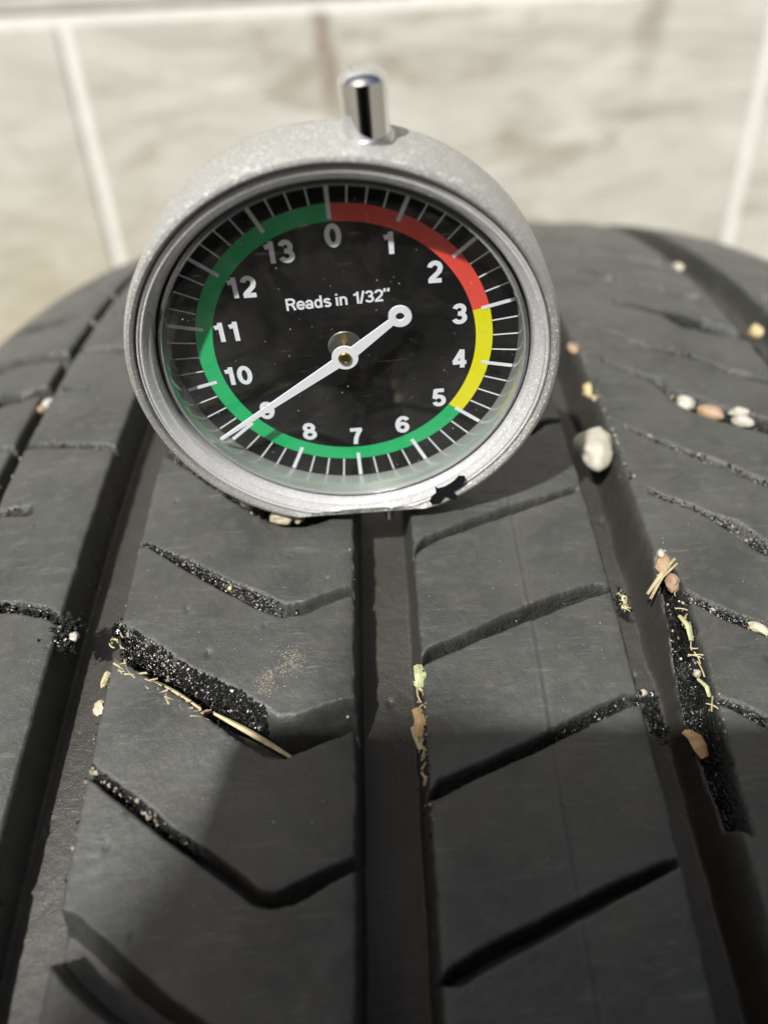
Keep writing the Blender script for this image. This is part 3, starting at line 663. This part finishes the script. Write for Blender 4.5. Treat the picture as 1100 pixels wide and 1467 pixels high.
rock('gravel_chip', 2.585, 1.38, -.10, (.13, .19, .14), PEBY, 'tan gravel chip just above the large grey pebble, lower one', 'gravel chip', rot=.5, rough=.5)
rock('gravel_chip', 2.530, 2.40, -.06, (.10, .25, .12), PEBO, 'blurred orange gravel chip by the right side of the gauge rim', 'gravel chip', rough=.4)
rock('gravel_chip', 2.62, .46, -.10, (.07, .24, .12), PEBY, 'thin tan chip pressed against the right side of the large pebble', 'gravel chip', rot=.1, rough=.5)
rock('gravel_chip', 2.63, .80, -.05, (.08, .08, .08), PEBP, 'small cream chip above the right shoulder of the large pebble', 'gravel chip', rough=.4)
rock('stone', -.35, -.24, .02, (.24, .15, .14), PEBP, 'cream stone jammed under the lower edge of the gauge', 'stone', rot=.1, rough=.35)
rock('stone', -.235, -.24, .0, (.10, .10, .12), PEBP, 'smaller cream lump right beside the stone under the gauge', 'stone', rough=.4)
rock('gravel_chip', -.68, -.03, -.02, (.12, .07, .08), PEBP, 'little cream chip left of the stone below the gauge rim', 'gravel chip', rot=-.4, rough=.4)
rock('pebble', -2.905, 1.90, -.06, (.17, .13, .11), PEBW, 'white pebble in the narrow groove at the far left', rough=.15)
rock('gravel_chip', -3.00, 1.86, -.08, (.07, .10, .08), PEBO, 'reddish chip just left of the white pebble in the narrow groove', 'gravel chip')
rock('gravel_chip', -2.80, .92, -.07, (.06, .06, .07), PEBW, 'tiny white stone in the left rib sipe left of the gauge', 'gravel chip')
rock('pebble', 3.80, 2.83, -.12, (.13, .16, .12), PEBY, 'blurred yellowish pebble in the far right sipe near the rim, left of two')
rock('pebble', 3.95, 2.77, -.12, (.11, .15, .11), PEBP, 'blurred pale pebble in the far right sipe, right of two')
rock('pebble', 4.08, 3.55, -.04, (.13, .10, .08), PEB, 'small blurred grey pebble lying on the upper right rib')
rock('pebble', 4.45, 4.95, -.05, (.15, .2, .14), PEB, 'blurred grey pebble at the edge of the farthest right groove')
rock('pebble', 4.68, 2.85, -.10, (.15, .18, .16), PEBY, 'yellowish pebble in the right groove at the picture edge')
rock('gravel_chip', 2.600, -.84, -.05, (.12, .20, .14), PEBO, 'orange chip at the right groove edge behind the crossed straws', 'gravel chip', rough=.4)
rock('gravel_chip', 2.625, -1.02, -.06, (.10, .15, .14), PEBO, 'pinkish orange chip under the lower end of the crossed straws', 'gravel chip', rough=.4)
rock('pebble', 2.575, -.80, .03, (.055, .075, .06), PEBW, 'small grey white grain on top of the orange chip', rough=.1)
rock('gravel_chip', 3.12, -1.48, -.04, (.17, .07, .07), PEBP, 'pinkish cream chip in the lower right sipe at the picture edge', 'gravel chip', rot=-.6, rough=.35)
rock('gravel_chip', -.735, -.925, -.07, (.045, .045, .05), PEBY, 'tiny tan grain in the first sipe below the gauge', 'gravel chip')
rock('gravel_chip', 2.155, -1.99, .005, (.065, .055, .05), PEBP, 'tiny cream grain at the end of the gritty right sipe', 'gravel chip')
rock('gravel_chip', -1.820, -1.35, .0, (.07, .07, .07), PEBW, 'tiny cream grain on the tar clod in the left groove', 'gravel chip', rough=.1)
rock('gravel_chip', 2.585, -1.82, -.05, (.06, .06, .06), PEB, 'small grey grain in the black tar along the right groove', 'gravel chip')
rock('gravel_chip', -1.585, -1.84, -.20, (.10, .13, .06), PEBP, 'flat cream flake on the wall of the left groove', 'gravel chip', rot=.4, rough=.4)
rock('gravel_chip', -1.562, -1.66, -.12, (.05, .14, .06), STRAW, 'narrow straw coloured flake on the edge above the cream flake', 'gravel chip', rot=-.2)

def blade(name, pts, wd, mat, label, cat='straw', thick=.012, group=None):
    # a thin, slightly folded blade through (u, v, h) points
    P = [tpt(*p) for p in pts]
    if len(P) == 2: P = [P[0], (P[0] + P[1]) / 2 + Vector((0, 0, .01)), P[1]]
    vs = []; fs = []; n = len(P)
    for i, p in enumerate(P):
        d = (P[min(i + 1, n - 1)] - P[max(i - 1, 0)]).normalized(); up = Vector((0, 0, 1)); s = d.cross(up).normalized(); u_ = s.cross(d)
        w_ = wd * (.35 + .65 * math.sin(math.pi * (i + .6) / (n + .2)))
        vs += [p - s * w_ / 2, p + u_ * thick, p + s * w_ / 2, p - u_ * thick * .4]
    for i in range(n - 1):
        for k in range(4): a = 4 * i + k; b = 4 * i + (k + 1) % 4; fs.append((a, b, b + 4, a + 4))
    fs += [(3, 2, 1, 0), tuple(range(4 * n - 4, 4 * n))]
    return tag(mesh(name, vs, fs, mat, None, False), label, cat, group)
def lerp3(a, b, n, sag=0, side=0):
    return [(a[0] + (b[0] - a[0]) * t + side * math.sin(math.pi * t), a[1] + (b[1] - a[1]) * t, a[2] + (b[2] - a[2]) * t + sag * math.sin(math.pi * t)) for t in [k / n for k in range(n + 1)]]
blade('straw', lerp3((-.745, -1.985, -.09), (-.20, -2.335, -.07), 6, .02), .042, STRAW, 'long pale straw lying in the wide sipe left of the centre groove')
blade('bark_strip', lerp3((-.80, -2.07, -.14), (-.22, -2.37, -.14), 6, .0), .12, simple('bark_strip', (.05, .045, .036), .6, 0, 12, .3), 'dark flat bark strip under the long straw in the wide sipe', 'bark strip', thick=.03)
blade('straw', [(2.38, -1.18, .02), (2.52, -1.02, .06), (2.665, -.86, .03)], .030, STRAW, 'upper of two crossed yellow straws at the right groove edge')
blade('straw', [(2.40, -1.21, .0), (2.52, -1.04, .04), (2.675, -.90, .02)], .026, STRAW, 'lower of two crossed yellow straws at the right groove edge')
blade('leaf_shred', [(.655, -1.70, -.02), (.668, -1.78, .0), (.664, -1.87, -.03)], .085, GREENL, 'pale green leaf shred stuck on the right edge of the centre groove', 'leaf shred')
blade('leaf_shred', [(.628, -2.02, -.05), (.655, -2.12, -.02), (.625, -2.22, -.05)], .09, TANL, 'curled tan leaf shred on the edge of the centre groove', 'leaf shred')
blade('leaf_shred', [(.60, -2.14, -.08), (.615, -2.20, -.06), (.645, -2.30, -.08)], .05, STRAW, 'narrow straw coloured shred below the curled tan one', 'leaf shred')
blade('leaf', [(2.455, -2.17, -.22), (2.485, -2.24, -.17), (2.50, -2.31, -.17), (2.525, -2.37, -.20)], .105, TANL, 'tan seed leaf standing in the black tar of the right groove', 'leaf')
blade('leaf_shred', [(2.19, -1.12, -.04), (2.215, -1.18, .0), (2.20, -1.26, -.05)], .045, GREENL, 'green moss shred on the right edge of the middle right rib', 'leaf shred')
blade('leaf_shred', [(2.58, -1.36, -.02), (2.61, -1.46, .0), (2.61, -1.57, -.03)], .045, GREENL, 'upper green shred in the tar along the right groove', 'leaf shred')
blade('leaf_shred', [(2.57, -1.88, -.03), (2.60, -1.96, .0), (2.61, -2.02, -.03)], .035, GREENL, 'lower green shred in the tar along the right groove', 'leaf shred')
blade('straw', lerp3((-1.20, -1.72, -.07), (-.83, -1.97, -.05), 4, .02), .035, STRAW, 'short bent straw in the upper left of the wide sipe')
blade('straw', [(-2.93, 1.10, -.10), (-2.87, .98, -.05), (-2.90, .88, -.10)], .05, STRAW, 'pale straw bit in the narrow groove at the far left')

# small stuff: wet tar crumbs, pale grit and straw fibres
def crumbs(name, items, mat, kindlabel, sub=1):
    bm = bmesh.new(); bmesh.ops.create_icosphere(bm, subdivisions=sub, radius=1.0)
    bv = np.array([v.co[:] for v in bm.verts]); bf = np.array([[v.index for v in f.verts] for f in bm.faces]); bm.free()
    n = len(items); nvb = len(bv)
    VV = np.zeros((n, nvb, 3))
    for i, (p, s) in enumerate(items):
        j = 1 + NR.uniform(-.5, .5, (nvb, 1)); sc_ = s * NR.uniform(.6, 1.3, 3)
        M = np.array(Euler(NR.uniform(0, 6.3, 3)).to_matrix())
        VV[i] = (bv * j * sc_) @ M.T + np.array(p)
    FF = (bf[None] + (np.arange(n) * nvb)[:, None, None]).reshape(-1, 3)
    o = npmesh(name, VV.reshape(-1, 3), FF, mat, None, False)
    return tag(o, kindlabel, name.replace('_', ' '), None, 'stuff')
tarl, gritl = [], []
def along(nm, lo_u, hi_u, n, smin, smax, dst, t0=.05, t1=.9, lift=.3):
    for s in SI:
        if s[0] != nm: continue
        up, lo = s[2], s[3]
        uu = NR.uniform(lo_u, hi_u, n)
        for u_ in uu:
            if not (min(up[:, 0]) < u_ < max(up[:, 0])): continue
            va = np.interp(u_, up[:, 0], up[:, 1]); vb = np.interp(u_, lo[:, 0], lo[:, 1]); t = NR.uniform(t0, t1)
            v_ = va + (vb - va) * t; sz = NR.uniform(smin, smax)
            dst.append((tpt(u_, v_, hsurf(u_, v_) + sz * lift), sz))
        break
along('S1', -1.45, -.2, 420, .004, .011, tarl); along('S1', -1.45, -.2, 30, .005, .012, gritl)
along('S2', -1.57, -.95, 700, .004, .013, tarl, .0, .8); along('S2', -1.0, -.38, 1300, .004, .015, tarl, .0, .50); along('S2', -1.57, -.7, 90, .005, .014, gritl, .1, .8)
along('S3', -1.6, -.75, 260, .006, .014, tarl, .0, .8); along('S3', -1.6, -1.0, 60, .006, .016, gritl, .0, .8)
along('S2', -1.57, -.9, 45, .004, .011, gritl, .1, .9)
along('S0', -1.3, .1, 300, .008, .02, tarl); along('S0', -1.2, .0, 60, .006, .016, gritl)
along('T3', 1.55, 2.22, 500, .004, .012, tarl, .0, .9); along('T3', 1.5, 2.2, 20, .006, .012, gritl)
along('T2', .8, 2.1, 120, .004, .009, tarl); along('T1', .8, 2.1, 60, .004, .008, tarl)
for nm, n in (('V0', 260), ('V1', 240), ('V2', 320), ('V3', 160), ('Vm1', 260), ('Vm2', 120), ('Vm3', 160)):
    along(nm, 2.6, 4.3, n, .005, .013, tarl); along(nm, 2.6, 4.3, n // 5, .006, .017, gritl)
along('W1', -2.56, -1.95, 160, .008, .018, tarl); along('Wm1', -3.1, -2.0, 60, .006, .014, tarl); along('W0', -2.9, -2.55, 60, .008, .018, gritl)
def blob(u0, v0, su, sv, n, smin, smax, dst, lift=.4, h0=None):
    for _ in range(n):
        u_ = NR.normal(u0, su); v_ = NR.normal(v0, sv); sz = NR.uniform(smin, smax)
        h_ = hsurf(u_, v_) if h0 is None else h0 + NR.normal(0, .03)
        dst.append((tpt(u_, v_, h_ + sz * lift), sz))
# clods that overhang the groove edges
for u0, v0, su, sv, n, h0 in ((-1.92, -1.24, .045, .05, 170, -.04), (-1.88, -1.36, .035, .05, 160, -.05), (2.20, -2.08, .025, .045, 110, -.03), (2.225, -2.19, .02, .05, 120, -.06), (2.20, -1.17, .02, .05, 60, -.05),
                              (-1.53, -1.33, .012, .05, 40, -.03)):
    blob(u0, v0, su, sv, n, .006, .018, tarl, h0=h0)
for _ in range(1000):
    k = NR.randint(0, len(K) // 2); v_ = NR.uniform(-2.55, -.85); c_ = np.interp(-v_, [.75, 1.2, 1.8, 2.3, 2.95], [2.60, 2.61, 2.56, 2.54, 2.56]); u_ = NR.normal(c_ + .015, .03)
    if hsurf(u_, v_) > -.03: continue
    sz = .004 + .016 * NR.rand() ** 3; tarl.append((tpt(u_, v_, hsurf(u_, v_) + sz * .3), sz))
blob(2.64, -1.6, .015, .4, 30, .004, .010, gritl)
# narrow far-left groove and rib edges carry loose grit
for _ in range(260):
    v_ = NR.uniform(-1, 4); u_ = NR.uniform(-3.03, -2.88); sz = NR.uniform(.008, .02); (tarl if NR.rand() < .7 else gritl).append((tpt(u_, v_, hsurf(u_, v_) + sz * .3), sz))
for u0, v0, v1, n in ((.665, -2.45, -1.75, 90), (-1.515, -2.4, -1.0, 60), (-1.52, -3.1, -2.4, 45), (-1.94, -1.1, .2, 60), (2.575, .1, 2.6, 50), (.672, -2.9, -2.5, 14)):
    for _ in range(n):
        v_ = NR.uniform(v0, v1); u_ = NR.normal(u0, .014); sz = NR.uniform(.005, .014); (gritl if NR.rand() < .45 else tarl).append((tpt(u_, v_, hsurf(u_, v_) + sz * .3), sz))
# loose specks everywhere on the tread
for _ in range(750):
    u_, v_ = NR.uniform(-3.6, 3.6), NR.uniform(-4, 2.5); sz = NR.uniform(.0018, .0048) * (1.7 if NR.rand() < .06 else 1)
    gritl.append((tpt(u_, v_, hsurf(u_, v_) + sz * .3), sz))
# dusty smear on the left rib block below the gauge
for _ in range(520):
    t = NR.rand(); u_ = NR.normal(-.30 + .1 * math.sin(t * 6), .045); v_ = -1.55 - .33 * t + NR.normal(0, .03); sz = NR.uniform(.0015, .0055)
    gritl.append((tpt(u_, v_, hsurf(u_, v_) + sz * .1), sz))
crumbs('tar_crumbs', tarl, TAR, 'wet black tar crumbs packed in the tread grooves and sipes')
crumbs('loose_grit', gritl, GRIT, 'pale loose grit and dust specks scattered over the tread', 1)
# dry fibres
vs, fs = [], []
def fibre(u, v, h, L_, ang, wd):
    a, t, n = tframe(u, v); p0 = tpt(u, v, h); d = a * math.cos(ang) + t * math.sin(ang) + n * R.uniform(-.15, .3); k = 4; b0 = len(vs); s = d.cross(n).normalized()
    bend = R.uniform(-.14, .14)
    for i in range(k + 1):
        q = p0 + d * L_ * (i / k - .5) + s * bend * L_ * math.sin(math.pi * i / k); vs.extend([q - s * wd / 2, q + s * wd / 2, q + n * wd * .7])
    for i in range(k):
        for j in range(3): x = b0 + 3 * i + j; y = b0 + 3 * i + (j + 1) % 3; fs.append((x, y, y + 3, x + 3))
for _ in range(46): u_ = R.uniform(-1.45, -.8); v_ = np.interp(u_, [-1.5, -.8], [-1.55, -2.02]) + R.uniform(-.07, .05); fibre(u_, v_, hsurf(u_, v_) * .5 - .01, R.uniform(.06, .2), R.uniform(-1.2, .3), R.uniform(.008, .018))
for _ in range(8): u_ = R.uniform(-1.56, -1.45); v_ = R.uniform(-1.45, -1.2); fibre(u_, v_, -.03, R.uniform(.06, .14), R.uniform(-2, .3), .012)
for _ in range(14): v_ = R.uniform(-2.6, -1.7); fibre(.655, v_, -.04, R.uniform(.04, .12), R.uniform(-2.4, -.8), .014)
for _ in range(14): v_ = R.uniform(-2.1, -1.1); fibre(2.62, v_, -.05, R.uniform(.05, .14), R.uniform(-2.2, 0), .010)
for _ in range(10): fibre(2.20 + R.uniform(-.02, .02), R.uniform(-1.3, -1.1), -.02, R.uniform(.03, .08), R.uniform(-3, 0), .008)
o = mesh('dry_fibres', vs, fs, STRAW, None, False); tag(o, 'dry grass fibres tangled in the tread edges', 'plant fibres', None, 'stuff')

# ------------------------------------------------------------------ dust on the gauge glass and one stray hair
GM = gauge.matrix_world
it = []
for _ in range(130):
    t = NR.uniform(0, 6.28); r_ = 1.2 * math.sqrt(NR.rand()); s = NR.uniform(.0015, .004); it.append((GM @ Vector((r_ * math.cos(t), r_ * math.sin(t), .192)), s))
crumbs('glass_dust', it, GRIT, 'fine dust specks on the clear glass of the gauge')
def tube(name, P, r_, mat, label, cat):
    vs = []; fs = []
    for i, p in enumerate(P):
        d = (P[min(i + 1, len(P) - 1)] - P[max(i - 1, 0)]).normalized(); s = d.cross(Vector((.2, .9, .1))).normalized(); u_ = s.cross(d)
        vs += [p + s * r_ * math.cos(k * 1.0472) + u_ * r_ * math.sin(k * 1.0472) for k in range(6)]
    for i in range(len(P) - 1):
        for k in range(6): a = 6 * i + k; b = 6 * i + (k + 1) % 6; fs.append((a, b, b + 6, a + 6))
    fs += [tuple(range(6))[::-1], tuple(range(6 * len(P) - 6, 6 * len(P)))]
    return tag(mesh(name, vs, fs, mat), label, cat)
FH = simple('grey_fibre', (.22, .22, .23), .4)
tube('fibre', [GM @ Vector((-1.255 + .03 * math.sin(k * .35), .62 - .30 * k / 10, .30 - .009 * k)) for k in range(11)], .010, FH, 'grey stray fibre at the upper left of the gauge rim', 'fibre')

# ------------------------------------------------------------------ the phone that takes the picture; it shades the tread below
ph = bpy.data.objects.new('smartphone', None); C.objects.link(ph); ph.matrix_world = Matrix.Translation(CAM) @ CROT.to_4x4()
tag(ph, 'black smartphone held over the tyre, casting the shadow across the tread', 'phone')
px0, px1, py0, py1 = -2.95, 2.6, -9.6, .54
b_ = box('phone_body', px0, px1, py0, py1, .16, .66, PHB, ph, .12)
box('screen', px0 + .15, px1 - .15, py0 + .15, py1 - .15, .661, .668, simple('dark_screen', (.01, .01, .012), .08), ph)

CLOTH = simple('dark_jacket_cloth', (.025, .027, .034), .85, 0, 3, .3, .5)

Lr = Vector((-.36, -.65, 1.0)); ea = Vector((-.70, -2.15, -.1)) + Lr * 11; eb = Vector((-1.95, -3.50, -.3)) + Lr * 20
d_ = (eb - ea).normalized(); sd2 = d_.cross(Lr).normalized(); sd2 = sd2 if sd2.x > 0 else -sd2; up2 = sd2.cross(d_)
vs, fs = [], []; n = 32; seg = 26
for i in range(seg + 1):
    t = .32 + 1.5 * i / seg; r_ = .95 + .8 * t; c_ = ea + (eb - ea) * t + sd2 * r_
    for k in range(n):
        a_ = 2 * math.pi * k / n; rr = r_ * (1 + .025 * math.sin(i * 2.3 + 2 * math.sin(a_ * 2)) + .02 * mnoise.noise(Vector((i * .4, math.cos(a_) * 2, math.sin(a_) * 2))))
        vs.append(c_ + (sd2 * math.cos(a_) + up2 * math.sin(a_)) * rr)
for i in range(seg):
    for k in range(n): a = n * i + k; b = n * i + (k + 1) % n; fs.append((a, b, b + n, a + n))
fs += [tuple(range(n))[::-1], tuple(range(n * seg, n * seg + n))]
jk = bpy.data.objects.new('jacket', None); C.objects.link(jk)
tag(jk, 'dark jacket of the photographer leaning over the tyre behind the phone', 'jacket')
mesh('sleeve', vs, fs, CLOTH, jk)
vs, fs = [], []; prof = [(-46, 9, 6), (-34, 11, 7), (-20, 12.5, 7.5), (-5, 12.5, 7.2), (8, 13.5, 7.5), (17, 14, 7), (22, 12.5, 6), (25, 8.5, 4.5), (27, 4.5, 4), (28.5, 3.8, 3.6)]
for i, (z, a, b) in enumerate(prof):
    for k in range(48):
        t = 2 * math.pi * k / 48; w_ = 1 + .05 * mnoise.noise(Vector((math.cos(t) * 2, math.sin(t) * 2, z * .12)))
        ct, st2 = math.cos(t), math.sin(t)
        vs.append((-1 + a * 1.25 * w_ * math.copysign(abs(ct) ** .8, ct), -28 + b * w_ * math.copysign(abs(st2) ** .8, st2), z))
for i in range(len(prof) - 1):
    for k in range(48): a = 48 * i + k; b = 48 * i + (k + 1) % 48; fs.append((a, b, b + 48, a + 48))
fs += [tuple(range(48))[::-1], tuple(range(48 * (len(prof) - 1), 48 * len(prof)))]
mesh('body', vs, fs, CLOTH, jk)
